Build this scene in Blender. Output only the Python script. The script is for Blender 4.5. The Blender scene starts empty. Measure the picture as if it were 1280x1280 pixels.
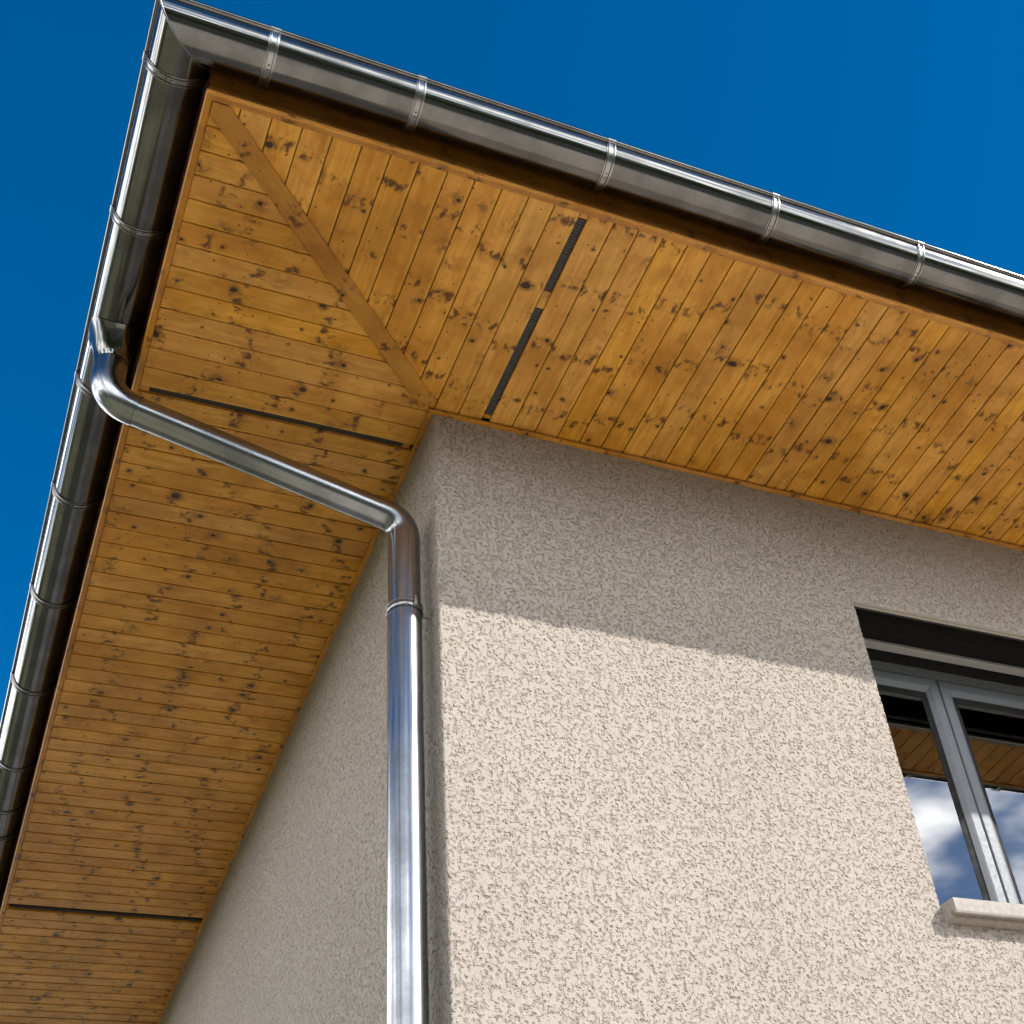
import bpy, bmesh, math, random
import numpy as np
from mathutils import Vector, Matrix

random.seed(7)
S = bpy.context.scene
COL = S.collection
H = 5.28                       # height of the soffit above the ground; the wall corner stands on the origin

# ------------------------------------------------------------------ camera
cam_d = bpy.data.cameras.new("camera")
cam = bpy.data.objects.new("camera", cam_d)
COL.objects.link(cam)
right = Vector((0.8925, -0.4277, -0.1433)); up = Vector((-0.1961, -0.6541, 0.7306)); fwd = Vector((0.4062, 0.6239, 0.6676))
m = Matrix.Identity(4)
for i in range(3):
    m[i][0] = right[i]; m[i][1] = up[i]; m[i][2] = -fwd[i]
m.translation = Vector((-1.1170, -3.2230, -3.6558 + H))
cam.matrix_world = m
cam_d.sensor_width = 36.0
cam_d.lens = 1747.42 / 1280 * 36.0
cam_d.shift_x = -(863.59 - 640) / 1280
cam_d.clip_start = 0.05
cam_d.clip_end = 3000
S.camera = cam

# ------------------------------------------------------------------ sun and sky
SUN_TO = Vector((0.90, -1.0, 0.856)).normalized()       # from the house towards the sun
elev = math.asin(SUN_TO.z)
azim = math.atan2(SUN_TO.x, SUN_TO.y)                    # clockwise from +y
sd = bpy.data.lights.new("sun", 'SUN')
sd.energy = 3.2; sd.angle = math.radians(0.53); sd.color = (1.0, 0.965, 0.91)
sun = bpy.data.objects.new("sun", sd)
sun.rotation_euler = (-SUN_TO).to_track_quat('-Z', 'Y').to_euler()
sun.location = (6, -8, 14)
COL.objects.link(sun)

W = bpy.data.worlds.new("World"); S.world = W
W.use_nodes = True


class NB:
    """small helper that writes node trees"""
    def __init__(self, nt):
        self.nt = nt
        nt.nodes.clear()

    def n(self, t, ins=None, out=0, **props):
        nd = self.nt.nodes.new(t)
        for k, v in props.items():
            setattr(nd, k, v)
        for k, v in (ins or {}).items():
            s = nd.inputs[k]
            if isinstance(v, bpy.types.NodeSocket):
                self.nt.links.new(v, s)
            else:
                s.default_value = v
        self.last = nd
        return nd.outputs[out] if len(nd.outputs) else None

    def math(self, op, a, b=0.0, c=None, clamp=False):
        ins = {0: a, 1: b}
        if c is not None:
            ins[2] = c
        return self.n('ShaderNodeMath', ins, operation=op, use_clamp=clamp)

    def vmath(self, op, a, b=(0, 0, 0)):
        return self.n('ShaderNodeVectorMath', {0: a, 1: b}, operation=op)

    def ramp(self, f, a, b, lo=0.0, hi=1.0, smooth=True):
        return self.n('ShaderNodeMapRange', {0: f, 1: a, 2: b, 3: lo, 4: hi}, interpolation_type='SMOOTHSTEP' if smooth else 'LINEAR')

    def mix(self, f, a, b, blend='MIX'):
        nd = self.nt.nodes.new('ShaderNodeMix'); nd.data_type = 'RGBA'; nd.blend_type = blend
        for k, v in ((0, f), (6, a), (7, b)):
            if isinstance(v, bpy.types.NodeSocket):
                self.nt.links.new(v, nd.inputs[k])
            else:
                nd.inputs[k].default_value = v if k == 0 else (v[0], v[1], v[2], 1)
        return nd.outputs[2]

    def noise(self, v, scale, detail=2.0, rough=0.5, dim='3D', dist=0.0, color=False):
        return self.n('ShaderNodeTexNoise', {'Vector': v, 'Scale': scale, 'Detail': detail, 'Roughness': rough, 'Distortion': dist},
                      out=1 if color else 0, noise_dimensions=dim)

    def sep(self, v, i):
        return self.n('ShaderNodeSeparateXYZ', {0: v}, out=i)

    def comb(self, x, y, z=0.0):
        return self.n('ShaderNodeCombineXYZ', {0: x, 1: y, 2: z})


b = NB(W.node_tree)
sky = b.n('ShaderNodeTexSky', sky_type='NISHITA', sun_disc=False, sun_elevation=elev, sun_rotation=azim,
          altitude=1500.0, air_density=1.0, dust_density=0.55, ozone_density=4.5)
sky = b.n('ShaderNodeHueSaturation', {'Hue': 0.4955, 'Saturation': 1.32, 'Value': 1.0, 'Color': sky})
CLOUD_SHIFT = 6.5
# fair-weather cumulus low in the sky all round, none overhead
d = b.n('ShaderNodeTexCoord', out=0)
dz = b.math('MAXIMUM', b.sep(d, 2), 0.04)
cl = b.comb(b.math('DIVIDE', b.sep(d, 0), b.math('ADD', dz, 0.25)), b.math('DIVIDE', b.sep(d, 1), b.math('ADD', dz, 0.25)), b.math('MULTIPLY', dz, 2.0))
cn = b.noise(b.vmath('ADD', cl, (CLOUD_SHIFT, 0.0, 0.0)), 2.2, 5.0, 0.55)
cm = b.ramp(cn, 0.42, 0.58)
cm = b.math('MULTIPLY', cm, b.ramp(b.sep(d, 2), 0.555, 0.46))
cm = b.math('MULTIPLY', cm, b.ramp(b.sep(d, 2), 0.0, 0.06))
col = b.mix(cm, sky, (37.0, 36.3, 35.0))
bg = b.n('ShaderNodeBackground', {'Color': col, 'Strength': 0.091})
b.n('ShaderNodeOutputWorld', {0: bg})

S.view_settings.view_transform = 'Standard'
S.view_settings.look = 'None'
S.view_settings.exposure = 1.02
S.view_settings.gamma = 1.0
S.view_settings.use_curve_mapping = False
S.cycles.max_bounces = 7
S.cycles.diffuse_bounces = 4
S.cycles.glossy_bounces = 4
S.cycles.transparent_max_bounces = 12
S.cycles.sample_clamp_indirect = 8.0
S.cycles.use_denoising = True
S.cycles.caustics_reflective = False
S.cycles.caustics_refractive = False


# ------------------------------------------------------------------ materials
def mat(name):
    mt = bpy.data.materials.new(name); mt.use_nodes = True
    return mt, NB(mt.node_tree)


def finish(b, bsdf, disp=None):
    ins = {0: bsdf}
    if disp is not None:
        ins[2] = disp
    b.n('ShaderNodeOutputMaterial', ins)


def uvin(b, rnd=True):
    """the piece's own length and width in metres, shifted at random for each object"""
    uv = b.n('ShaderNodeUVMap', uv_map="size")
    if rnd:
        r = b.n('ShaderNodeObjectInfo', out=5)
        off = b.comb(b.math('MULTIPLY', r, 61.7), b.math('MULTIPLY', r, 29.3))
        uv = b.vmath('ADD', uv, off)
        return uv, r
    return uv, None


def make_wood(name, base, dark, gloss=0.38, knots=1.0, value=1.0):
    mt, b = mat(name)
    uv, r = uvin(b)
    u, v = b.sep(uv, 0), b.sep(uv, 1)
    wob = b.noise(uv, 16.0, 2.0, 0.5, '2D', color=True)
    wob = b.n('ShaderNodeVectorMath', {0: wob, 1: (0.5, 0.5, 0.5)}, operation='SUBTRACT')
    wuv = b.vmath('ADD', uv, b.n('ShaderNodeVectorMath', {0: wob, 'Scale': 0.022}, operation='SCALE'))
    # whorls: rows of branches at about the same place on neighbouring boards
    ruv = b.n('ShaderNodeUVMap', uv_map="size")
    loc = b.n('ShaderNodeObjectInfo', out=0)
    drift = b.noise(b.vmath('ADD', loc, (3.1, 1.7, 0.0)), 1.6, 2.0, 0.6)
    ph = b.math('FRACT', b.math('ADD', b.math('MULTIPLY', b.sep(ruv, 0), 3.6), b.math('MULTIPLY', drift, 4.0)))
    band = b.ramp(b.math('ABSOLUTE', b.math('SUBTRACT', ph, 0.5)), 0.17, 0.02)
    # branch knots
    big = b.n('ShaderNodeTexVoronoi', {'Vector': wuv, 'Scale': 7.5, 'Randomness': 1.0}, voronoi_dimensions='2D')
    bn = b.last
    bd, bc = bn.outputs['Distance'], bn.outputs['Color']
    rr = b.ramp(b.sep(bc, 0), 0.05, 1.0, 0.0, 0.100 * knots, smooth=False)
    rr = b.math('ADD', b.math('MULTIPLY', rr, b.math('ADD', 0.75, b.math('MULTIPLY', band, 0.9))), 0.0001)
    q = b.math('DIVIDE', bd, rr)
    kmask = b.ramp(q, 1.0, 0.55)
    ring = b.math('MULTIPLY', b.ramp(q, 2.2, 1.0), b.ramp(q, 0.5, 1.0))
    halo = b.math('MULTIPLY', b.ramp(bd, 0.42, 0.0), b.ramp(b.sep(bc, 1), 0.45, 0.85))
    smn = b.noise(b.comb(b.math('MULTIPLY', u, 30.0), b.math('MULTIPLY', v, 45.0)), 1.0, 3.0, 0.65, '2D')
    halo = b.math('MULTIPLY', halo, b.ramp(smn, 0.38, 0.66))
    bn2 = b.noise(b.comb(b.math('MULTIPLY', u, 24.0), b.math('MULTIPLY', v, 34.0)), 1.0, 3.0, 0.6, '2D', 0.15)
    smear = b.math('MULTIPLY', b.ramp(band, 0.25, 0.95), b.ramp(bn2, 0.47, 0.68))
    # pin knots
    sm = b.n('ShaderNodeTexVoronoi', {'Vector': wuv, 'Scale': 19.0, 'Randomness': 1.0}, voronoi_dimensions='2D')
    sn = b.last
    sr = b.math('ADD', b.ramp(b.sep(sn.outputs['Color'], 0), 0.34, 1.0, 0.0, 0.085 * knots, smooth=False), 0.0001)
    pin = b.ramp(b.math('DIVIDE', sn.outputs['Distance'], sr), 1.0, 0.5)
    # grain bends round the knots
    bend = b.math('MULTIPLY', b.ramp(bd, 0.35, 0.0), 0.012)
    gv = b.math('ADD', v, bend)
    g1 = b.noise(b.comb(b.math('MULTIPLY', u, 1.1), b.math('MULTIPLY', gv, 55.0)), 1.0, 4.0, 0.6, '2D', 0.4)
    g2 = b.noise(b.comb(b.math('MULTIPLY', u, 4.0), b.math('MULTIPLY', gv, 260.0)), 1.0, 2.0, 0.6, '2D')
    blot = b.noise(uv, 3.2, 3.0, 0.55, '2D')
    c = b.mix(b.math('MULTIPLY', b.ramp(g1, 0.33, 0.72), 0.62), base, dark)
    blot2 = b.noise(b.comb(b.math('MULTIPLY', u, 6.0), b.math('MULTIPLY', v, 16.0)), 1.0, 3.0, 0.6, '2D')
    c = b.mix(b.math('MULTIPLY', b.ramp(blot2, 0.45, 0.75), 0.55), c, [dark[0] * 0.78, dark[1] * 0.70, dark[2] * 0.55])
    c = b.mix(b.math('MULTIPLY', b.ramp(g2, 0.45, 0.8), 0.30), c, [x * 0.62 for x in dark])
    c = b.mix(b.math('MULTIPLY', b.ramp(blot, 0.38, 0.72), 0.5), c, [dark[0] * 0.86, dark[1] * 0.80, dark[2] * 0.75])
    # every plank has its own tone
    tone = b.n('ShaderNodeHueSaturation', {'Hue': b.ramp(b.math('FRACT', b.math('MULTIPLY', r, 17.3)), 0, 1, 0.498, 0.502, smooth=False),
                                           'Saturation': b.ramp(b.math('FRACT', b.math('MULTIPLY', r, 31.9)), 0, 1, 0.97, 1.03, smooth=False),
                                           'Value': b.ramp(r, 0, 1, 0.93 * value, 1.05 * value, smooth=False), 'Color': c})
    pos = b.n('ShaderNodeNewGeometry', out=0)
    s1 = b.noise(pos, 2.6, 4.0, 0.62); s2 = b.noise(pos, 9.0, 4.0, 0.65)
    stain = b.math('ADD', b.math('MULTIPLY', b.ramp(s1, 0.42, 0.66), 0.50), b.math('MULTIPLY', b.ramp(s2, 0.50, 0.72), 0.38), clamp=True)
    tone = b.mix(stain, tone, [dark[0] * 0.62, dark[1] * 0.54, dark[2] * 0.35])
    c = b.mix(b.math('MULTIPLY', halo, 0.85), tone, (0.16, 0.070, 0.016))
    c = b.mix(b.math('MULTIPLY', smear, 0.90), c, (0.065, 0.024, 0.006))
    c = b.mix(b.math('MULTIPLY', ring, 0.55), c, (0.20, 0.085, 0.018))
    c = b.mix(b.math('MULTIPLY', kmask, 0.97), c, (0.030, 0.012, 0.004))
    c = b.mix(b.math('MULTIPLY', pin, 0.92), c, (0.045, 0.018, 0.006))
    rough = b.ramp(g2, 0.2, 0.9, gloss - 0.04, gloss + 0.14, smooth=False)
    h = b.math('SUBTRACT', b.math('MULTIPLY', g2, 0.4), b.math('MULTIPLY', kmask, 0.5))
    bump = b.n('ShaderNodeBump', {'Strength': 0.25, 'Distance': 0.0012, 'Height': h})
    p = b.n('ShaderNodeBsdfPrincipled', {'Base Color': c, 'Roughness': rough, 'Normal': bump, 'Specular IOR Level': 0.32, 'Coat Weight': 0.15, 'Coat Roughness': 0.28})
    finish(b, p)
    return mt


def make_zinc(name, base=(0.56, 0.565, 0.575), r0=0.2, r1=0.36, streak=40.0, grain=1.0):
    mt, b = mat(name)
    uv, r = uvin(b)
    u, v = b.sep(uv, 0), b.sep(uv, 1)
    st = b.noise(b.comb(b.math('MULTIPLY', u, 2.0), b.math('MULTIPLY', v, streak * 4)), 1.0, 4.0, 0.6, '2D')
    cl = b.noise(uv, 5.0, 5.0, 0.6, '2D')
    fine = b.noise(uv, 90.0, 3.0, 0.6, '2D')
    c = b.mix(b.ramp(cl, 0.3, 0.75), [x * 1.1 for x in base], [x * 0.66 for x in base])
    c = b.mix(b.math('MULTIPLY', b.ramp(fine, 0.60, 0.80), 0.22), c, [x * 0.55 for x in base])
    c = b.mix(b.math('MULTIPLY', b.ramp(st, 0.45, 0.75), 0.25 * grain), c, [x * 0.65 for x in base])
    rough = b.math('ADD', b.ramp(cl, 0.25, 0.8, r0, r1), b.ramp(st, 0.2, 0.8, -0.03, 0.05))
    wav = b.noise(b.comb(b.math('MULTIPLY', u, 3.0), b.math('MULTIPLY', v, 14.0)), 1.0, 2.0, 0.5, '2D')
    h = b.math('ADD', b.math('MULTIPLY', st, 0.05 * grain), b.math('MULTIPLY', wav, 0.4 + 0.6 * grain))
    bump = b.n('ShaderNodeBump', {'Strength': 0.20, 'Distance': 0.0022, 'Height': h})
    p = b.n('ShaderNodeBsdfPrincipled', {'Base Color': c, 'Metallic': 1.0, 'Roughness': rough, 'Normal': bump})
    finish(b, p)
    return mt


def make_plain(name, c, rough=0.5, metal=0.0, var=0.12, scale=25.0, bump_d=0.0):
    mt, b = mat(name)
    tc = b.n('ShaderNodeTexCoord', out=3)
    nz = b.noise(tc, scale, 5.0, 0.6)
    cc = b.mix(b.ramp(nz, 0.3, 0.7), [x * (1 + var) for x in c], [x * (1 - var) for x in c])
    ins = {'Base Color': cc, 'Metallic': metal, 'Roughness': b.ramp(nz, 0.2, 0.8, rough * 0.9, min(1, rough * 1.15))}
    if bump_d:
        ins['Normal'] = b.n('ShaderNodeBump', {'Strength': 0.6, 'Distance': bump_d, 'Height': nz})
    finish(b, b.n('ShaderNodeBsdfPrincipled', ins))
    return mt


def make_stucco():
    mt, b = mat("scraped_render")
    g = b.n('ShaderNodeNewGeometry', out=0)
    n1 = b.noise(g, 88.0, 3.0, 0.60)
    n2 = b.noise(g, 34.0, 2.0, 0.55)
    n3 = b.noise(g, 230.0, 2.0, 0.6)
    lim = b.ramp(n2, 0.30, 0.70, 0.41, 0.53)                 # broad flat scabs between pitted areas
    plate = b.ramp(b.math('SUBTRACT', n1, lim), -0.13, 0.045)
    h = b.math('ADD', plate, b.math('MULTIPLY', n3, 0.22))
    tone = b.noise(g, 1.3, 4.0, 0.6)
    sp = b.noise(g, 75.0, 2.0, 0.6)
    c = b.mix(b.ramp(tone, 0.3, 0.7), (0.362, 0.322, 0.283), (0.338, 0.298, 0.260))
    c = b.mix(b.ramp(plate, 0.8, 0.2, 0.0, 0.45), c, (0.345, 0.278, 0.208))          # tan aggregate laid bare by scraping, with the pits' warm bounce light painted in
    c = b.mix(b.math('MULTIPLY', b.ramp(sp, 0.55, 0.75), 0.35), c, (0.32, 0.24, 0.16))
    c = b.mix(b.math('MULTIPLY', b.ramp(n3, 0.5, 0.75), 0.25), c, (0.43, 0.39, 0.345))
    bump = b.n('ShaderNodeBump', {'Strength': 0.5, 'Distance': 0.0015, 'Height': n3})
    p = b.n('ShaderNodeBsdfPrincipled', {'Base Color': c, 'Roughness': 0.93, 'Normal': bump, 'Specular IOR Level': 0.2})
    dsp = b.n('ShaderNodeDisplacement', {'Height': h, 'Midlevel': 1.2, 'Scale': 0.0054})
    finish(b, p, dsp)
    mt.displacement_method = 'BOTH'
    return mt


def make_glass():
    mt, b = mat("window_glass")
    fr = b.n('ShaderNodeFresnel', {'IOR': 2.5})
    fac = b.math('MULTIPLY', fr, 1.0, clamp=True)
    tr = b.n('ShaderNodeBsdfTransparent', {0: (0.80, 0.86, 0.85, 1)})
    gl = b.n('ShaderNodeBsdfGlossy', {'Color': (0.97, 0.98, 1.0, 1), 'Roughness': 0.0})
    finish(b, b.n('ShaderNodeMixShader', {0: fac, 1: tr, 2: gl}))
    return mt


def make_ground():
    mt, b = mat("dry_grass_and_earth")
    g = b.n('ShaderNodeNewGeometry', out=0)
    a = b.noise(g, 0.35, 4.0, 0.6); c2 = b.noise(g, 14.0, 4.0, 0.7)
    c = b.mix(b.ramp(a, 0.3, 0.7), (0.22, 0.215, 0.105), (0.36, 0.315, 0.215))
    c = b.mix(b.math('MULTIPLY', b.ramp(c2, 0.4, 0.7), 0.5), c, (0.12, 0.135, 0.05))
    bump = b.n('ShaderNodeBump', {'Strength': 0.8, 'Distance': 0.05, 'Height': c2})
    finish(b, b.n('ShaderNodeBsdfPrincipled', {'Base Color': c, 'Roughness': 0.9, 'Normal': bump}))
    return mt


def make_gravel():
    mt, b = mat("pale_gravel")
    g = b.n('ShaderNodeNewGeometry', out=0)
    v = b.n('ShaderNodeTexVoronoi', {'Vector': g, 'Scale': 45.0})
    vc = b.last.outputs['Color']
    a = b.noise(g, 0.6, 4.0, 0.6)
    c = b.mix(b.ramp(a, 0.3, 0.7), (0.76, 0.675, 0.56), (0.68, 0.60, 0.485))
    c = b.mix(b.math('MULTIPLY', b.sep(vc, 0), 0.25), c, (0.50, 0.43, 0.35))
    bump = b.n('ShaderNodeBump', {'Strength': 0.7, 'Distance': 0.012, 'Height': v})
    finish(b, b.n('ShaderNodeBsdfPrincipled', {'Base Color': c, 'Roughness': 0.9, 'Normal': bump}))
    return mt


M = {}
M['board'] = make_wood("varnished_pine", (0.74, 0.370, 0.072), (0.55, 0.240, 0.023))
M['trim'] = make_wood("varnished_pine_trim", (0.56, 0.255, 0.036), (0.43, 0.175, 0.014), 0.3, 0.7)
M['fascia'] = make_wood("shade_darkened_fascia", (0.22, 0.092, 0.014), (0.15, 0.057, 0.007), 0.45, 0.7)  # pine fascia, its colour darkened to hold the shade under the gutter
M['bevel'] = make_wood("varnished_pine_tongue", (0.74, 0.40, 0.075), (0.62, 0.31, 0.045), 0.34, 0.4)
M['zinc'] = make_zinc("zinc_sheet", (0.16, 0.157, 0.15), 0.08, 0.19)
M['pipe'] = make_zinc("zinc_pipe", (0.27, 0.277, 0.29), 0.19, 0.27, 25.0, 0.3)
M['strap'] = make_zinc("zinc_strap", (0.29, 0.285, 0.275), 0.20, 0.32)
M['solder'] = make_plain("dull_solder", (0.16, 0.155, 0.15), 0.40, 1.0)
M['steel'] = make_plain("steel_screw", (0.30, 0.30, 0.31), 0.4, 1.0)
M['hole'] = make_plain("dark_hole", (0.012, 0.012, 0.012), 0.9)
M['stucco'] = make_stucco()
M['glass'] = make_glass()
M['lawn'] = make_ground()
M['gravel'] = make_gravel()
M['alu'] = make_plain("grey_anodised_frame", (0.15, 0.163, 0.182), 0.55, 0.0, 0.05, 60.0)
M['gasket'] = make_plain("black_rubber_gasket", (0.006, 0.006, 0.0065), 0.85)
M['shutter'] = make_plain("grey_shutter_slat", (0.36, 0.35, 0.335), 0.45, 0.1, 0.06)
M['box'] = make_plain("black_shutter_box", (0.022, 0.022, 0.021), 0.6)
M['profile'] = make_plain("beige_lintel_profile", (0.50, 0.46, 0.40), 0.5, 0.0, 0.06)
M['sill'] = make_plain("cast_stone_sill", (0.315, 0.285, 0.252), 0.85, 0.0, 0.10, 55.0, 0.0015)
M['mesh'] = make_plain("black_vent_mesh", (0.035, 0.030, 0.028), 0.6)
M['backing'] = make_plain("dark_roof_void", (0.035, 0.022, 0.013), 0.9)
M['plaster'] = make_plain("inner_plaster", (0.30, 0.28, 0.26), 0.9)
M['tile'] = make_plain("clay_tile", (0.30, 0.12, 0.07), 0.8, 0.0, 0.25, 12.0)
M['wallplain'] = make_plain("plain_render", (0.60, 0.54, 0.47), 0.95, 0.0, 0.05)


# ------------------------------------------------------------------ object helpers
def empty(name, loc, label, cat, group=None):
    o = bpy.data.objects.new(name, None); COL.objects.link(o)
    o.location = loc; o.empty_display_size = 0.2
    o['label'] = label; o['category'] = cat
    if group:
        o['group'] = group
    return o


def wloc(o):
    v = Vector(o.location)
    while o.parent:
        o = o.parent; v += Vector(o.location)
    return v


def place(o, parent, loc):
    if parent is not None:
        o.parent = parent
        o.location = Vector(loc) - wloc(parent)
    else:
        o.location = loc


def build(name, verts, faces, material, parent=None, uvs=None, smooth=None, label=None, recalc=True, origin=None):
    """verts in world metres; the object's origin goes to the middle of the piece"""
    V = np.array(verts, dtype=np.float64)
    o0 = (V.min(0) + V.max(0)) / 2 if origin is None else np.array(origin, float)
    me = bpy.data.meshes.new(name)
    me.from_pydata((V - o0).tolist(), [], faces)
    if uvs is not None:
        ul = me.uv_layers.new(name="size")
        flat = [c for f in uvs for uvp in f for c in uvp]
        ul.data.foreach_set("uv", flat)
    if recalc:
        bm = bmesh.new(); bm.from_mesh(me)
        bmesh.ops.recalc_face_normals(bm, faces=bm.faces)
        bm.to_mesh(me); bm.free()
    if smooth is not None:
        me.polygons.foreach_set("use_smooth", [True] * len(me.polygons))
        me.set_sharp_from_angle(angle=math.radians(smooth))
    me.materials.append(material)
    o = bpy.data.objects.new(name, me); COL.objects.link(o)
    place(o, parent, o0)
    if label:
        o['label'] = label
    return o


def extrude(prof, s0, s1, fmap, closed=True, caps=True, steps=1):
    """profile points (p, q) swept along s; s0 and s1 may depend on the point, for mitred ends"""
    n = len(prof)
    f0 = s0 if callable(s0) else (lambda p, q: s0)
    f1 = s1 if callable(s1) else (lambda p, q: s1)
    per = [0.0]
    for i in range(1, n + 1):
        a, c = prof[i - 1], prof[i % n]
        per.append(per[-1] + math.hypot(c[0] - a[0], c[1] - a[1]))
    V, F, U = [], [], []
    sval = []
    for k in range(steps + 1):
        t = k / steps
        for (p, q) in prof:
            s = f0(p, q) * (1 - t) + f1(p, q) * t
            V.append(fmap(s, p, q)); sval.append(s)
    for k in range(steps):
        for i in range(n if closed else n - 1):
            j = (i + 1) % n
            a, bb, c, dd = k * n + i, k * n + j, (k + 1) * n + j, (k + 1) * n + i
            F.append((a, bb, c, dd))
            U.append(((sval[a], per[i]), (sval[bb], per[i + 1]), (sval[c], per[i + 1]), (sval[dd], per[i])))
    if caps and closed:
        F.append(tuple(range(n))); U.append(tuple((p, q) for (p, q) in prof))
        F.append(tuple(range(steps * n, (steps + 1) * n))); U.append(tuple((p, q) for (p, q) in prof))
    return V, F, U


def box_prof(p0, p1, q0, q1, c=0.0):
    if c <= 0:
        return [(p0, q0), (p1, q0), (p1, q1), (p0, q1)]
    return [(p0 + c, q0), (p1 - c, q0), (p1, q0 + c), (p1, q1 - c), (p1 - c, q1), (p0 + c, q1), (p0, q1 - c), (p0, q0 + c)]


ALONG_X = lambda s, p, q: (s, p, q + H)          # profile in (y, z)
ALONG_Y = lambda s, p, q: (p, s, q + H)          # profile in (x, z)


def bar(name, prof, s0, s1, fmap, material, parent, label=None, smooth=None, steps=1, closed=True):
    V, F, U = extrude(prof, s0, s1, fmap, steps=steps, closed=closed)
    return build(name, V, F, material, parent, U, smooth, label)


def tube(name, path, radii, material, parent, seg=40, label=None, smooth=40, caps=False, twist=None):
    """round tube through world points with a radius per point"""
    P = [Vector(p) for p in path]
    n = len(P)
    if not isinstance(radii, (list, tuple)):
        radii = [radii] * n
    ref = twist or Vector((0, 1, 0))
    V, F, U = [], [], []
    L = 0.0; Ls = []
    for i in range(n):
        if i: L += (P[i] - P[i - 1]).length
        Ls.append(L)
        t = (P[min(i + 1, n - 1)] - P[max(i - 1, 0)])
        if t.length < 1e-9: t = Vector((0, 0, -1))
        t.normalize()
        e1 = (ref - t * ref.dot(t)).normalized(); e2 = t.cross(e1)
        for k in range(seg):
            a = 2 * math.pi * k / seg
            V.append(tuple(P[i] + (e1 * math.cos(a) + e2 * math.sin(a)) * radii[i]))
    for i in range(n - 1):
        for k in range(seg):
            j = (k + 1) % seg
            F.append((i * seg + k, i * seg + j, (i + 1) * seg + j, (i + 1) * seg + k))
            w0, w1 = radii[i] * 2 * math.pi * k / seg, radii[i] * 2 * math.pi * (k + 1) / seg
            U.append(((Ls[i], w0), (Ls[i], w1), (Ls[i + 1], w1), (Ls[i + 1], w0)))
    if caps:
        F.append(tuple(range(seg))); U.append(tuple((0, 0) for _ in range(seg)))
        F.append(tuple(range((n - 1) * seg, n * seg))); U.append(tuple((0, 0) for _ in range(seg)))
    return build(name, V, F, material, parent, U, smooth, label)


# ------------------------------------------------------------------ dimensions
D = 0.969                # overhang of the eaves
PITCH = 0.0873           # soffit board cover width
ZS = 0.021               # underside of the soffit boards above the wall trim's lower edge
WX, WY = 6.0, 8.0        # house length along the front and along the side
IN = D - 0.0225          # inner face of the fascia
WIN = (1.615, 3.10, -1.735, -0.488)       # window opening: x0, x1, z0, z1

# ------------------------------------------------------------------ ground
def sheet(name, x0, x1, y0, y1, z, material):
    o = build(name, [(x0, y0, z), (x1, y0, z), (x1, y1, z), (x0, y1, z)], [(0, 1, 2, 3)], material, recalc=False)
    o['kind'] = 'structure'; o['label'] = {'ground': 'flat ground of dry grass and bare earth around the house reaching to the horizon',
                                           'gravel_yard': 'pale gravel yard laid round the house', 'added_road': 'unseen dark asphalt strip added in front of the house to darken the gutter reflection'}[name]
    return o


sheet('ground', -900, 900, -900, 900, 0.0, M['lawn'])
sheet('gravel_yard', -2.0, 12.0, -7.6, 14.0, 0.004, M['gravel'])
sheet('added_road', -70.0, 70.0, -14.0, -8.0, 0.004, make_plain('worn_asphalt', (0.055, 0.054, 0.052), 0.85, 0.0, 0.2, 3.0))  # unseen asphalt strip, added for the dark band mirrored in the gutter

# a belt of trees round the plot, far behind the photographer
def tree_belt():
    rng = random.Random(3)
    bm = bmesh.new()
    for k in range(46):
        ang = math.radians(110 + 250 * k / 45 + rng.uniform(-2, 2))
        dist = rng.uniform(26, 36)
        cx, cy = 3 + math.cos(ang) * dist, 3 + math.sin(ang) * dist
        hh = rng.uniform(5.5, 9.0); w = rng.uniform(2.4, 4.2)
        bmesh.ops.create_cone(bm, cap_ends=True, segments=7, radius1=0.28, radius2=0.16, depth=hh * 0.5, matrix=Matrix.Translation((cx, cy, hh * 0.25)))
        for j in range(9):
            f = rng.uniform(0.2, 0.92)
            rr = w * (0.62 - 0.42 * abs(f - 0.45)) * rng.uniform(0.6, 1.0)
            mx = Matrix.Translation((cx + rng.uniform(-1, 1) * w * 0.5, cy + rng.uniform(-1, 1) * w * 0.5, hh * f))
            r = bmesh.ops.create_icosphere(bm, subdivisions=1, radius=rr, matrix=mx)
            for v in r['verts']:
                v.co += Vector((rng.uniform(-1, 1), rng.uniform(-1, 1), rng.uniform(-1, 1))) * rr * 0.16
    for k in range(60):
        cx, cy = -26 + k * 1.0 + rng.uniform(-0.3, 0.3), -19 + rng.uniform(-0.6, 0.6)
        for j in range(3):
            rr = rng.uniform(0.9, 1.4)
            r = bmesh.ops.create_icosphere(bm, subdivisions=1, radius=rr, matrix=Matrix.Translation((cx, cy + rng.uniform(-0.4, 0.4), 0.7 + j * 1.2)))
            for v in r['verts']:
                v.co += Vector((rng.uniform(-1, 1), rng.uniform(-1, 1), rng.uniform(-1, 1))) * rr * 0.16
    me = bpy.data.meshes.new('distant_trees'); bm.to_mesh(me); bm.free()
    me.materials.append(make_plain("far_foliage", (0.050, 0.070, 0.024), 0.9, 0.0, 0.35, 1.5))
    o = bpy.data.objects.new('distant_trees', me); COL.objects.link(o)
    o['kind'] = 'stuff'; o['label'] = 'dark belt of far trees mirrored in the zinc'; o['category'] = 'trees'


tree_belt()

# ------------------------------------------------------------------ the house
house = empty('house', (0, 0, 0), 'cream rendered house with deep pine-lined eaves and a grey two-sash window', 'house')


def steps_to(a, b_, s0, grow=1.0, smax=1.0):
    out = [a]; s = s0
    while out[-1] + s < b_ - 1e-6:
        out.append(out[-1] + s); s = min(s * grow, smax)
    if b_ - out[-1] < 0.4 * s and len(out) > 1:
        out[-1] = b_
    else:
        out.append(b_)
    return out


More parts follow.
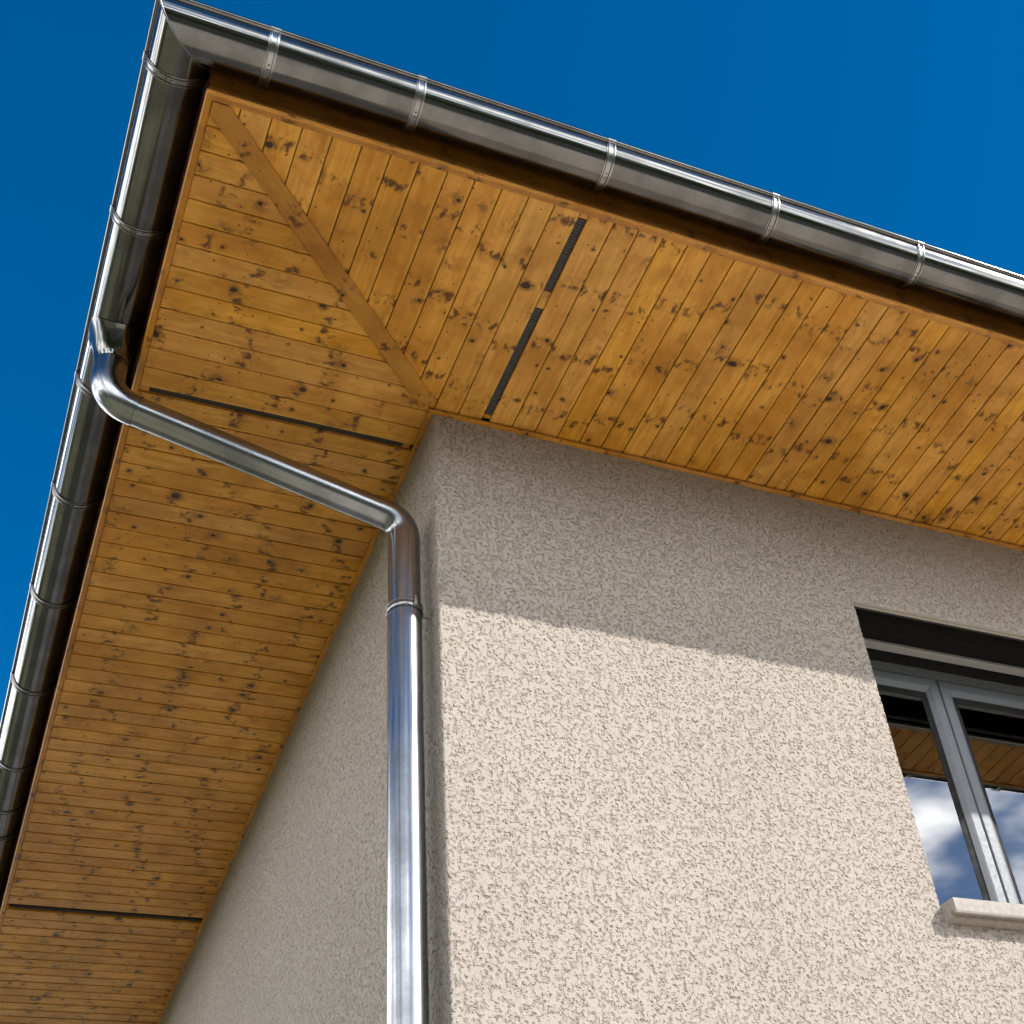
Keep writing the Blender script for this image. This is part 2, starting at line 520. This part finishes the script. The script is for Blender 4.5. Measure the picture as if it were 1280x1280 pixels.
def wall_sheet():
    rc = 0.009
    xs = steps_to(rc, 1.615, 0.0048)[:-1] + steps_to(1.615, 3.10, 0.0048 * 1.3)[:-1] + steps_to(3.10, WX, 0.008, 1.12, 0.25)
    ys = steps_to(rc, 0.75, 0.0055)[:-1] + steps_to(0.75, 5.4, 0.006, 1.012, 0.035)[:-1] + steps_to(5.4, WY, 0.04, 1.2, 0.3)
    pts = [(0.0, y) for y in reversed(ys)]
    for k in range(1, 6):
        a = math.pi / 2 * k / 6
        pts.append((rc - rc * math.cos(a), rc - rc * math.sin(a)))
    nfront = len(pts)
    pts += [(x, 0.0) for x in xs]
    zs = [H + 0.0185 - t for t in steps_to(0.0, 0.0185 + 0.488, 0.0048)[:-1]]
    zs += [H - 0.488 - t for t in steps_to(0.0, 1.735 - 0.488, 0.0048)[:-1]]
    zs += [H - 1.735 - t for t in steps_to(0.0, 0.85, 0.0048)[:-1]]
    zs += [H - 1.735 - 0.85 - t for t in steps_to(0.0, H - 1.735 - 0.85, 0.005, 1.15, 0.25)]
    P = np.array(pts); Z = np.array(zs); nu, nz = len(P), len(Z)
    V = np.empty((nz, nu, 3)); V[:, :, 0] = P[None, :, 0]; V[:, :, 1] = P[None, :, 1]; V[:, :, 2] = Z[:, None]
    V = V.reshape(-1, 3)
    i, j = np.meshgrid(np.arange(nz - 1), np.arange(nu - 1), indexing='ij')
    q = np.stack([i * nu + j, (i + 1) * nu + j, (i + 1) * nu + j + 1, i * nu + j + 1], -1).reshape(-1, 4)
    cx = (P[j, 0] + P[j + 1, 0]) / 2; cy = (P[j, 1] + P[j + 1, 1]) / 2; cz = (Z[i] + Z[i + 1]) / 2 - H
    hole = ((cy < 1e-9) & (cx > WIN[0]) & (cx < WIN[1]) & (cz > WIN[2]) & (cz < WIN[3])).reshape(-1)
    q = q[~hole]
    me = bpy.data.meshes.new('wall')
    me.vertices.add(len(V)); me.vertices.foreach_set('co', V.reshape(-1))
    me.loops.add(q.size); me.loops.foreach_set('vertex_index', q.reshape(-1))
    me.polygons.add(len(q)); me.polygons.foreach_set('loop_start', np.arange(0, q.size, 4)); me.polygons.foreach_set('loop_total', np.full(len(q), 4))
    me.polygons.foreach_set('use_smooth', np.ones(len(q), dtype=bool))
    me.update(calc_edges=True); me.validate()
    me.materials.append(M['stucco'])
    o = bpy.data.objects.new('wall', me); COL.objects.link(o); o.parent = house
    o['label'] = 'cream scraped render wall turning the house corner'
    return o


wall_sheet()
# the two walls that face away
build('rear_wall', [(0, WY, 0), (WX, WY, 0), (WX, WY, H + 0.018), (0, WY, H + 0.018)], [(0, 1, 2, 3)], M['wallplain'], house, recalc=False)
build('side_wall', [(WX, 0, 0), (WX, WY, 0), (WX, WY, H + 0.018), (WX, 0, H + 0.018)], [(0, 1, 2, 3)], M['wallplain'], house, recalc=False)

# hip roof
def hip_roof():
    e = D + 0.055; z0 = H + 0.205; rise = (WY / 2) * 0.34 + e * 0.34
    x0, x1, y0, y1 = -e, WX + e, -e, WY + e
    half = (x1 - x0) / 2; zr = z0 + half * 0.34
    xm = (x0 + x1) / 2; ya, yb = y0 + half, y1 - half
    t = 0.05
    V = [(x0, y0, z0), (x1, y0, z0), (x1, y1, z0), (x0, y1, z0), (xm, ya, zr), (xm, yb, zr)]
    V += [(x, y, z - t) for x, y, z in V]
    F = [(0, 1, 4), (1, 2, 5, 4), (2, 3, 5), (3, 0, 4, 5), (6, 10, 7), (7, 10, 11, 8), (8, 11, 9), (9, 11, 10, 6),
         (0, 6, 7, 1), (1, 7, 8, 2), (2, 8, 9, 3), (3, 9, 6, 0)]
    return build('roof', V, F, M['tile'], house)


hip_roof()

# fascia boards: a lower lip and an upper board with a groove between them
Z0 = 0.0135
lip = [(-D, Z0 + 0.004), (-D + 0.004, Z0), (-IN - 0.003, Z0), (-IN, Z0 + 0.003), (-IN, 0.034), (-D + 0.003, 0.034), (-D, 0.031)]
upper = [(-D + 0.006, 0.041), (-D + 0.010, 0.0365), (-IN, 0.0365), (-IN, 0.165), (-D + 0.006, 0.165)]
mit = lambda p, q: p
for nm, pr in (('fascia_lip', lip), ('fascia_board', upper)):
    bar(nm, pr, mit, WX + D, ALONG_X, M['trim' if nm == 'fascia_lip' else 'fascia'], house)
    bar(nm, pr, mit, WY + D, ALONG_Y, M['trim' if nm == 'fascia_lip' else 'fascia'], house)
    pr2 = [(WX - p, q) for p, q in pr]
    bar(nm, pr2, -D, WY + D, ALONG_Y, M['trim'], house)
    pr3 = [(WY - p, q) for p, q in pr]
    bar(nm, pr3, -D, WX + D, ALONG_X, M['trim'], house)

# soffits: boards under a dark deck
def deck(name, pts, label):
    V = [(x, y, H + 0.042) for x, y in pts] + [(x, y, H + 0.06) for x, y in pts]
    n = len(pts)
    F = [tuple(range(n)), tuple(range(n, 2 * n))] + [(i, (i + 1) % n, (i + 1) % n + n, i + n) for i in range(n)]
    return build(name, V, F, M['backing'], house, label=label)


sof_f = deck('soffit', [(-IN, -IN), (WX + IN, -IN), (WX, 0.0), (0, 0)], 'pine plank soffit over the window wall')
sof_l = deck('soffit', [(-IN - 0.0, -IN), (0, 0), (0, WY), (-IN, WY + IN)], 'pine plank soffit over the downpipe side')
sof_r = deck('soffit', [(WX + IN, -IN), (WX + IN, WY + IN), (WX, WY), (WX, 0)], 'plain soffit of the far gable side')
sof_b = deck('soffit', [(-IN, WY + IN), (0, WY), (WX, WY), (WX + IN, WY + IN)], 'plain soffit of the rear side')

# one board: face, small chamfers, sunk tongue, open joint
FW = 0.0748
BOARD = [(0.0, ZS + 0.0016), (0.0014, ZS), (FW - 0.0008, ZS), (FW, ZS + 0.0016),
         (FW + 0.0100, ZS + 0.0044), (FW + 0.0102, ZS + 0.010), (FW + 0.0102, ZS + 0.018), (0.0, ZS + 0.018)]


def make_board(a, front, shared={}):
    """board starting at a along the eaves; cut on the hip line where it needs to be"""
    parent = sof_f if front else sof_l
    lim = WX if front else WY
    full = a > 0.004 and a + PITCH < lim
    key = 'f' if front else 'l'
    dz = random.uniform(-0.0005, 0.0005)
    da = random.uniform(-0.0006, 0.0006)
    if full and key in shared:
        src, a0, l0 = shared[key]
        o = bpy.data.objects.new('soffit_board', src.data); COL.objects.link(o)
        loc = Vector(l0); loc[0 if front else 1] += a - a0 + da; loc[2] += dz
        place(o, parent, loc)
        return o
    end = (lambda p, q: min(-0.004, p + 0.001)) if a <= 0.004 else (lambda p, q: -0.004)
    if a + PITCH >= lim:
        end = lambda p, q: min(-0.004, lim - p - 0.001) if p > lim else -0.004
    prof = [(a + p, q) for p, q in BOARD]
    fm = (lambda s, p, q: (p, s, q + H)) if front else (lambda s, p, q: (s, p, q + H))
    o = bar('soffit_board', prof, -IN + 0.001, end, fm, M['board'], parent)
    o.data.materials.append(M['bevel'])
    o.data.polygons[3].material_index = 1            # the paler sunk tongue
    if full:
        shared[key] = (o, a, wloc(o))
    return o


def run_boards(front, gaps, start, stop):
    a = start
    gi = 0
    while a < stop:
        if gi < len(gaps) and a + PITCH * 0.5 > gaps[gi][0]:
            a = gaps[gi][1] + 0.0005; gi += 1
        make_board(a, front)
        a += PITCH


run_boards(True, [(0.1775, 0.2065), (3.845, 3.873)], 0.1775 - 13 * PITCH + 0.001 + 0.0015, WX + IN - 0.02)
run_boards(False, [(0.1905, 0.2165), (3.822, 3.848)], 0.1905 - 13 * PITCH + 0.001, WY + IN - 0.02)


# ventilation slots: ribbed black insert and small wooden spacers
def vent(front, a0, a1, blocks):
    parent = sof_f if front else sof_l
    fm = (lambda s, p, q: (p, s, q + H)) if front else (lambda s, p, q: (s, p, q + H))
    zz = ZS + (0.006 if front else 0.010)
    # ribbed insert in one mesh
    V, F = [], []
    s = -IN + 0.03; n = 0
    ribs = []
    while s < -0.03:
        ribs.append(s); s += 0.006
    for k, s in enumerate(ribs):
        z = zz + (0.0 if k % 2 else 0.0028)
        V += [fm(s, a0 + 0.001, z), fm(s, a1 - 0.001, z)]
        if k: F.append((2 * k - 2, 2 * k - 1, 2 * k + 1, 2 * k))
    o = build('vent_insert', V, F, M['mesh'], parent, label='black ribbed vent strip set between pine boards', recalc=False)
    for s0, s1 in blocks:
        bar('vent_spacer', box_prof(a0 + 0.0015, a1 - 0.0015, ZS + (0.002 if front else 0.009), ZS + 0.02), s0, s1, fm, M['board'], parent)


vent(True, 0.1775, 0.2065, [(-IN + 0.002, -0.925), (-0.616, -0.545), (-0.032, -0.018)])
vent(False, 0.1905, 0.2165, [(-IN + 0.002, -0.915), (-0.045, -0.020)])
vent(True, 3.845, 3.873, [(-IN + 0.002, -0.92), (-0.58, -0.52)])
vent(False, 3.822, 3.848, [(-IN + 0.002, -0.935)])

# hip cover board from the eaves corner to the wall corner
def hip_board():
    w = 0.0315; zb = ZS - 0.0105
    c = 0.003; zt = ZS - 0.0006
    prof = [(-w + c, zb), (0.0, zb), (w - c, zb), (w, zb + c), (w, zt), (0.0, zt), (-w, zt), (-w, zb + c)]
    r2 = math.sqrt(0.5)
    fm = lambda s, p, q: (s * r2 + p * r2, s * r2 - p * r2, q + H)
    s0 = lambda p, q: -(IN - 0.001) / r2 + abs(p)
    s1 = lambda p, q: -0.026 / r2 - abs(p) * 0.0
    return bar('hip_board', prof, s0, s1, fm, M['trim'], house, 'diagonal pine cover board on the soffit corner')


hip_board()
# batten that closes the joint between render and soffit
tp = [(-0.0150, 0.003), (-0.0130, 0.001), (0.0, 0.0), (0.0, 0.0105), (-0.0150, 0.0105)]
for a_, b_ in ((-0.0157, 0.6515), (0.6535, 3.05), (3.052, WX)):
    bar('wall_batten', tp, a_, b_, ALONG_X, M['trim'], house)
for a_, b_ in ((0.0012, 2.9), (2.902, 5.8), (5.802, WY)):
    bar('wall_batten', tp, a_, b_, ALONG_Y, M['trim'], house)

# ------------------------------------------------------------------ window, set deep in the wall
x0, x1, z0, z1 = WIN
YF = 0.33
XM = 2.2055                       # where the two sashes meet
window = build('window', *extrude([(x0 + 0.002, YF + 0.001), (x1 - 0.002, YF + 0.001), (x1 - 0.002, YF + 0.075), (x0 + 0.002, YF + 0.075)], z1 - 0.021, z1 + 0.02,
               lambda s, p, q: (p, q, s + H))[:2], M['alu'], house, label='grey two-sash window recessed under a roller shutter slot')


def zbar(name, px0, px1, py0, py1, a, b_, material, parent, label=None, c=0.0):
    return bar(name, box_prof(px0, px1, py0, py1, c), a, b_, lambda s, p, q: (p, q, s + H), material, parent, label)


def xbar(name, py0, py1, pz0, pz1, a, b_, material, parent, label=None, c=0.0):
    return bar(name, box_prof(py0, py1, pz0, pz1, c), a, b_, ALONG_X, material, parent, label)


zbar('frame_jamb', x0 + 0.003, x0 + 0.045, YF + 0.012, YF + 0.074, z0 + 0.02, z1 - 0.0215, M['alu'], window)
zbar('frame_jamb', x1 - 0.045, x1 - 0.003, YF + 0.012, YF + 0.074, z0 + 0.02, z1 - 0.0215, M['alu'], window)


def sash(sx0, sx1, sz0, sz1):
    """four mitred members, gasket and two panes"""
    w, cut = 0.060, 0.0008
    # member profile: p = distance from the outer edge, q = depth
    mp = [(0.0, YF + 0.004), (0.003, YF), (0.038, YF), (0.044, YF + 0.003), (w, YF + 0.014), (w, YF + 0.06), (0.0, YF + 0.06)]
    s = bar('sash_member', mp, lambda p, q: sx0 + p + cut, lambda p, q: sx1 - p - cut, lambda s, p, q: (s, q, sz1 - p + H), M['alu'], window)
    bar('sash_member', mp, lambda p, q: sx0 + p + cut, lambda p, q: sx1 - p - cut, lambda s, p, q: (s, q, sz0 + p + H), M['alu'], window)
    bar('sash_member', mp, lambda p, q: sz0 + p + cut, lambda p, q: sz1 - p - cut, lambda s, p, q: (sx0 + p, q, s + H), M['alu'], window)
    bar('sash_member', mp, lambda p, q: sz0 + p + cut, lambda p, q: sz1 - p - cut, lambda s, p, q: (sx1 - p, q, s + H), M['alu'], window)
    gp = [(w - 0.006, YF + 0.0165), (w + 0.024, YF + 0.0225), (w + 0.024, YF + 0.05), (w - 0.006, YF + 0.05)]
    for sgn, base in ((-1, sz1), (1, sz0)):
        bar('gasket', gp, lambda p, q: sx0 + p, lambda p, q: sx1 - p, lambda s, p, q, sgn=sgn, base=base: (s, q, base + sgn * p + H), M['gasket'], window)
    for sgn, base in ((1, sx0), (-1, sx1)):
        bar('gasket', gp, lambda p, q: sz0 + p, lambda p, q: sz1 - p, lambda s, p, q, sgn=sgn, base=base: (base + sgn * p, q, s + H), M['gasket'], window)
    g = w + 0.018
    for yy, t in ((YF + 0.024, 0.004), (YF + 0.044, 0.004)):
        e = 0.0 if yy < YF + 0.03 else 0.012
        zz0, zz1 = sz0 + g + e, sz1 - g - e
        V = [(sx0 + g + e, yy, zz0 + H), (sx1 - g - e, yy, zz0 + H), (sx1 - g - e, yy, zz1 + H), (sx0 + g + e, yy, zz1 + H)]
        build('pane', V, [(0, 1, 2, 3)], M['glass'], window, recalc=False)


sash(x0 + 0.03, XM - 0.0025, z0 + 0.05, z1 - 0.0275)
sash(XM + 0.0045, x1 - 0.03, z0 + 0.05, z1 - 0.0275)
xbar('bottom_rail', YF + 0.012, YF + 0.074, z0 + 0.02, z0 + 0.047, x0 + 0.046, x1 - 0.046, M['alu'], window)

# reveals (side linings of the opening)
V = [(x0, 0.004, z0 - 0.05 + H), (x0, YF + 0.012, z0 - 0.05 + H), (x0, YF + 0.012, z1 + H), (x0, 0.004, z1 + H)]
build('reveal', V, [(0, 1, 2, 3)], M['wallplain'], house, recalc=False)
V = [(x1, a, c) for _, a, c in V]
build('reveal', V, [(3, 2, 1, 0)], M['wallplain'], house, recalc=False)
# roller shutter slot in the lintel
def open_box(name, X0, X1, Y0, Y1, Z0_, Z1_, material, parent):
    V = [(X0, Y0, Z0_), (X1, Y0, Z0_), (X1, Y1, Z0_), (X0, Y1, Z0_), (X0, Y0, Z1_), (X1, Y0, Z1_), (X1, Y1, Z1_), (X0, Y1, Z1_)]
    F = [(4, 5, 6, 7), (0, 1, 5, 4), (1, 2, 6, 5), (2, 3, 7, 6), (3, 0, 4, 7)]
    return build(name, V, F, material, parent, recalc=False)


open_box('shutter_box', x0 + 0.001, x1 - 0.001, 0.031, YF, H + z1 + 0.021, H + z1 + 0.24, M['box'], window)
xbar('shutter_slat', 0.203, 0.243, z1 - 0.004, z1 + 0.012, x0 + 0.008, x1 - 0.008, M['shutter'], window, 'grey bottom slat of the raised roller shutter', 0.002)
for k in range(4):
    xbar('shutter_slat', 0.214, 0.228, z1 + 0.016 + k * 0.042, z1 + 0.054 + k * 0.042, x0 + 0.01, x1 - 0.01, M['box'], window)
xbar('box_lip', 0.036, 0.062, z1 + 0.014, z1 + 0.05, x0 + 0.004, x1 - 0.004, M['box'], window, None, 0.006)
xbar('lintel_profile', 0.003, 0.011, z1 - 0.0005, z1 + 0.01, x0 + 0.0005, x1 - 0.0005, M['profile'], window, 'beige ribbed lintel profile', 0.001)
xbar('lintel_profile', 0.0125, 0.017, z1 + 0.0025, z1 + 0.012, x0 + 0.0005, x1 - 0.0005, M['profile'], window)
xbar('lintel_profile', 0.0185, 0.0305, z1 - 0.0015, z1 + 0.01, x0 + 0.0005, x1 - 0.0005, M['profile'], window, None, 0.001)

# sill with a drip groove
sp = [(-0.0615, -1.7365), (-0.063, -1.738), (-0.063, -1.779), (-0.060, -1.785), (-0.052, -1.787), (-0.047, -1.782), (-0.045, -1.772), (-0.032, -1.772),
      (-0.030, -1.786), (-0.026, -1.791), (0.0, -1.792), (YF + 0.01, -1.792), (YF + 0.01, -1.712), (0.0, -1.7315)]
bar('sill', sp, x0 + 0.006, x1 + 0.01, ALONG_X, M['sill'], window, 'pale cast stone window sill with a drip groove')

# a plain room behind the glass
V = [(0.3, 0.42, 2.7), (5.5, 0.42, 2.7), (5.5, 5.0, 2.7), (0.3, 5.0, 2.7), (0.3, 0.42, 5.22), (5.5, 0.42, 5.22), (5.5, 5.0, 5.22), (0.3, 5.0, 5.22)]
build('room', V, [(0, 1, 2, 3), (4, 7, 6, 5), (1, 5, 6, 2), (2, 6, 7, 3), (3, 7, 4, 0)], M['plaster'], house, recalc=False, label='plain dim room behind the window')

# ------------------------------------------------------------------ gutter
RC, YC, ZC = 0.0820, -1.0540, 0.1510       # radius and centre of the half round
gutter = empty('rain_gutter', (-1.05, -1.05, H + 0.1), 'half-round zinc rain gutter mitred round the eaves corner', 'gutter')


def gutter_profile(seg=28):
    out, inn = [], []
    for k in range(seg + 1):
        a = math.pi * k / seg                      # from the front edge under to the back edge
        out.append((YC - RC * math.cos(a), ZC - RC * math.sin(a)))
        inn.append((YC - (RC - 0.0012) * math.cos(a), ZC - (RC - 0.0012) * math.sin(a)))
    out.append((YC + RC, ZC + 0.014)); inn.append((YC + RC - 0.0012, ZC + 0.014))
    return out + inn[::-1]


GP = gutter_profile()
gm = lambda p, q: p
LX, LY = WX + D + 0.1, WY + D + 0.1
bar('trough', GP, lambda p, q: p + 0.0004, LX, ALONG_X, M['zinc'], gutter, 'zinc trough over the window side', 50, 10)
bar('trough', GP, lambda p, q: p + 0.0004, LY, ALONG_Y, M['zinc'], gutter, 'zinc trough over the downpipe side', 50, 10)
BR = 0.0092
YB, ZB = -1.1380, 0.1590
bead = [(YB + BR * math.cos(t), ZB + BR * math.sin(t)) for t in [2 * math.pi * k / 20 for k in range(20)]]
bar('rolled_bead', bead, gm, LX, ALONG_X, M['zinc'], gutter, None, 60, 4)
bar('rolled_bead', bead, gm, LY, ALONG_Y, M['zinc'], gutter, None, 60, 4)
# soldered mitre seam
seam = []
for k in range(29):
    a = math.pi * (0.0 + k / 28 * 0.97)
    p = YC - (RC + 0.0004) * math.cos(a); q = ZC - (RC + 0.0004) * math.sin(a)
    seam.append((p, p, q + H))
tube('mitre_seam', seam, 0.0024, M['solder'], gutter, 8)


def strap_mesh():
    """one hanger: flat strap with two raised ribs bent under the half round and clipped over the bead"""
    pts = []
    for k in range(25):
        a = math.pi * k / 24
        pts.append((YC - math.cos(a) * RC, ZC - math.sin(a) * RC, -math.cos(a), -math.sin(a)))
    pts = [(YC - RC - 0.0003, ZC + 0.0, -1, 0)] + pts[1:]
    xs = [(-0.0150, 0.0006), (-0.0150, 0.0022), (-0.0115, 0.0026), (-0.0105, 0.0072), (-0.0085, 0.0072), (-0.0068, 0.0026), (0.0068, 0.0026),
          (0.0085, 0.0072), (0.0105, 0.0072), (0.0115, 0.0026), (0.0150, 0.0022), (0.0150, 0.0006)]
    V, F, U = [], [], []
    n = len(xs)
    for i, (p, q, nx, nz) in enumerate(pts):
        for (x, h) in xs:
            V.append((x, p + nx * h, q + nz * h))
    for i in range(len(pts) - 1):
        for j in range(n):
            jj = (j + 1) % n
            F.append((i * n + j, i * n + jj, (i + 1) * n + jj, (i + 1) * n + j))
            U.append(((i * 0.01, j * 0.003), (i * 0.01, j * 0.003 + 0.003), (i * 0.01 + 0.01, j * 0.003 + 0.003), (i * 0.01 + 0.01, j * 0.003)))
    return V, F, U


SV, SF, SU = strap_mesh()


def clip_mesh():
    V, F, U = [], [], []
    seg = 16
    for i in range(seg + 1):
        a = math.radians(-70 + 290 * i / seg)
        # from under the bead, round its front, over the top
        t = math.radians(300) - math.radians(250) * i / seg
        for x in (-0.0135, 0.0135):
            V.append((x, YB + (BR + 0.0016) * math.cos(t), ZB + (BR + 0.0016) * math.sin(t)))
    for i in range(seg):
        F.append((2 * i, 2 * i + 1, 2 * i + 3, 2 * i + 2))
        U.append(((i * .002, 0), (i * .002, .027), (i * .002 + .002, .027), (i * .002 + .002, 0)))
    return V, F, U


CV, CF, CU = clip_mesh()
proto = {}


def hanger(pos, front):
    key = front
    fm = (lambda v: (v[0], v[1], v[2] + H)) if front else (lambda v: (v[1], v[0], v[2] + H))
    if key not in proto:
        st = build('hanger', [fm(v) for v in SV], SF, M['strap'], gutter, SU, 35)
        cp = build('bead_clip', [fm(v) for v in CV], CF, M['strap'], st, CU, 60, recalc=False)
        # two small rivet holes on the underside
        hs = []
        for ang in (74, 84):
            a = math.radians(ang)
            c = (0.0, YC - math.cos(a) * (RC + 0.003), ZC - math.sin(a) * (RC + 0.003))
            e1 = (1, 0, 0); e2 = (0, math.sin(a), -math.cos(a))
            V = [fm(tuple(c[i] + 0.0026 * (math.cos(t) * e1[i] + math.sin(t) * e2[i]) for i in range(3))) for t in [2 * math.pi * k / 10 for k in range(10)]]
            hs.append(build('rivet_hole', V, [tuple(range(10))], M['hole'], st, recalc=False))
        base = {o: wloc(o) for o in [st, cp] + hs}
        proto[key] = (st, [cp] + hs, wloc(st))
        ax = 0 if front else 1
        st.location[ax] += pos
        return st
    st, kids, l0 = proto[key]
    ax = 0 if front else 1
    c = st.copy(); COL.objects.link(c)
    loc = Vector(l0); loc[ax] += pos
    place(c, gutter, loc)
    for k in kids:
        kc = k.copy(); COL.objects.link(kc); kc.parent = c; kc.location = k.location
    return c


for xx in (-0.825, -0.398, 0.214, 0.806, 1.386, 1.98, 2.57, 3.16, 3.75, 4.34, 4.93, 5.52):
    hanger(xx, True)
for yy in (-0.937, -0.388, 0.324, 0.884, 1.477, 2.075, 2.668, 3.03, 3.262, 3.86, 4.45, 5.05, 5.65, 6.25, 6.85):
    hanger(yy, False)

# outlet: saddle plate bent round the trough, drawn down into a spigot
PX, PY_ = -1.048, 0.092          # outlet axis
def outlet():
    V, F, U = [], [], []
    n, mseg = 48, 10
    rp = 0.0525
    for k in range(n):
        t = 2 * math.pi * k / n
        ct, st = math.cos(t), math.sin(t)
        # saddle rim on the trough: wide along the gutter at the top, wrapping up the sides
        ang = math.radians(76) * ct                       # round the trough
        ly = 0.088 * st                                   # along the trough
        R_ = RC + 0.0022
        rim = Vector((YC + R_ * math.sin(ang), PY_ - 0.02 + ly, ZC - R_ * math.cos(ang) + H))
        low = Vector((PX + rp * ct, PY_ + rp * st, H - 0.018))
        for j in range(mseg + 1):
            f = j / mseg
            e = f * f * (3 - 2 * f)
            pth = rim.lerp(low, f)
            # keep it tight to the trough, then turn down
            pth.x = rim.x + (low.x - rim.x) * (1 - (1 - f) ** 1.25)
            pth.y = rim.y + (low.y - rim.y) * (1 - (1 - f) ** 1.25)
            pth.z = rim.z + (low.z - rim.z) * (f ** 1.12)
            V.append(tuple(pth))
    for k in range(n):
        kk = (k + 1) % n
        for j in range(mseg):
            F.append((k * (mseg + 1) + j, kk * (mseg + 1) + j, kk * (mseg + 1) + j + 1, k * (mseg + 1) + j + 1))
            U.append(((j * .01, k * .007), (j * .01, k * .007 + .007), (j * .01 + .01, k * .007 + .007), (j * .01 + .01, k * .007)))
    return build('outlet', V, F, M['zinc'], gutter, U, 60, 'flared outlet soldered under the trough')


outlet()

# ------------------------------------------------------------------ downpipe
downpipe = empty('downpipe', (-0.079, 0.092, 0.0), 'shiny zinc downpipe cranked from the gutter outlet to the house corner', 'downpipe')
R0 = 0.0495
VX = -0.079
sl = 0.2916
zu = -0.176                       # where the axes would meet below the outlet
zl = zu - sl * (VX - PX)
dvec = Vector((1, 0, -sl)).normalized()
bend = math.acos(dvec.dot(Vector((0, 0, -1))))


def arc(corner, d_in, d_out, r, n=14):
    t = r * math.tan(math.acos(max(-1, min(1, d_in.dot(d_out)))) / 2)
    a = corner - d_in * t
    perp = (d_out - d_in * d_in.dot(d_out)).normalized()
    c = a + perp * r
    th = math.acos(d_in.dot(d_out))
    return [c + (-perp * math.cos(th * k / n) + d_in * math.sin(th * k / n)) * r for k in range(n + 1)]


dn = Vector((0, 0, -1))
c1 = Vector((PX, PY_, H + zu)); c2 = Vector((VX, PY_, H + zl))
a1 = arc(c1, dn, dvec, 0.125)
a2 = arc(c2, dvec, dn, 0.082)
up1 = [Vector((PX, PY_, H + 0.03)), Vector((PX, PY_, H - 0.03))]
tube('elbow', up1 + a1 + [a1[-1] + dvec * 0.012], R0 + 0.0022, M['pipe'], downpipe, label='upper swept elbow under the gutter outlet')
e_end = a1[-1] + dvec * 0.012
tube('crank_pipe', [a1[-1] - dvec * 0.01] + [a1[-1].lerp(a2[0], f) for f in (0.1, 0.3, 0.5, 0.7, 0.9)] + [a2[0] + dvec * 0.01], R0 - 0.0006, M['pipe'], downpipe,
     label='slanting pipe length below the soffit')
tube('elbow', [a2[0] - dvec * 0.03, a2[0] - dvec * 0.012] + a2 + [a2[-1] + dn * 0.03], R0 + 0.0004, M['pipe'], downpipe, label='lower elbow beside the house corner')
z_t = a2[-1].z - 0.004
zcl = H - 0.838
tube('pipe', [Vector((VX, PY_, z)) for z in (z_t, z_t - 0.1, z_t - 0.2, zcl + 0.004)], R0 + 0.0016, M['pipe'], downpipe, label='short vertical pipe above the clamp')
zz = zcl + 0.02
tube('pipe', [Vector((VX, PY_, zz)), Vector((VX, PY_, zz - 0.004))] + [Vector((VX, PY_, zz - 0.004 - (zz - 0.01) * f)) for f in (0.1, 0.25, 0.5, 0.75, 1.0)],
     [R0 + 0.0036] * 2 + [R0 + 0.003] * 5, M['pipe'], downpipe, label='long vertical pipe below the clamp')
# clamp with its closing screw and wall pin
def ring(name, z0_, z1_, r, mt, parent):
    return tube(name, [Vector((VX, PY_, z0_)), Vector((VX, PY_, z0_ - 0.0015)), Vector((VX, PY_, z1_ + 0.0015)), Vector((VX, PY_, z1_))], [r - 0.0015, r, r, r - 0.0015], mt, parent, 40, None, 60)


clamp = ring('clamp', zcl + 0.010, zcl - 0.012, R0 + 0.0062, M['strap'], downpipe)
ring('clamp_rib', zcl + 0.013, zcl + 0.009, R0 + 0.0082, M['strap'], clamp)
ring('clamp_rib', zcl - 0.011, zcl - 0.015, R0 + 0.0082, M['strap'], clamp)
lug = Vector((VX + 0.018, PY_ - R0 - 0.008, zcl))
tube('clamp_screw', [lug + Vector((0, 0, -0.014)), lug + Vector((0, 0, 0.0)), lug + Vector((0, 0, 0.022)), lug + Vector((0, 0, 0.030))], [0.0055, 0.0055, 0.0045, 0.002], M['steel'], clamp, 10, None, 40, True, Vector((0, 1, 0)))
tube('wall_pin', [Vector((VX + R0, PY_ + 0.01, zcl)), Vector((VX + R0 + 0.015, PY_ + 0.01, zcl)), Vector((0.02, PY_ + 0.01, zcl))], 0.0045, M['steel'], clamp, 10, None, 40, True, Vector((0, 1, 0)))
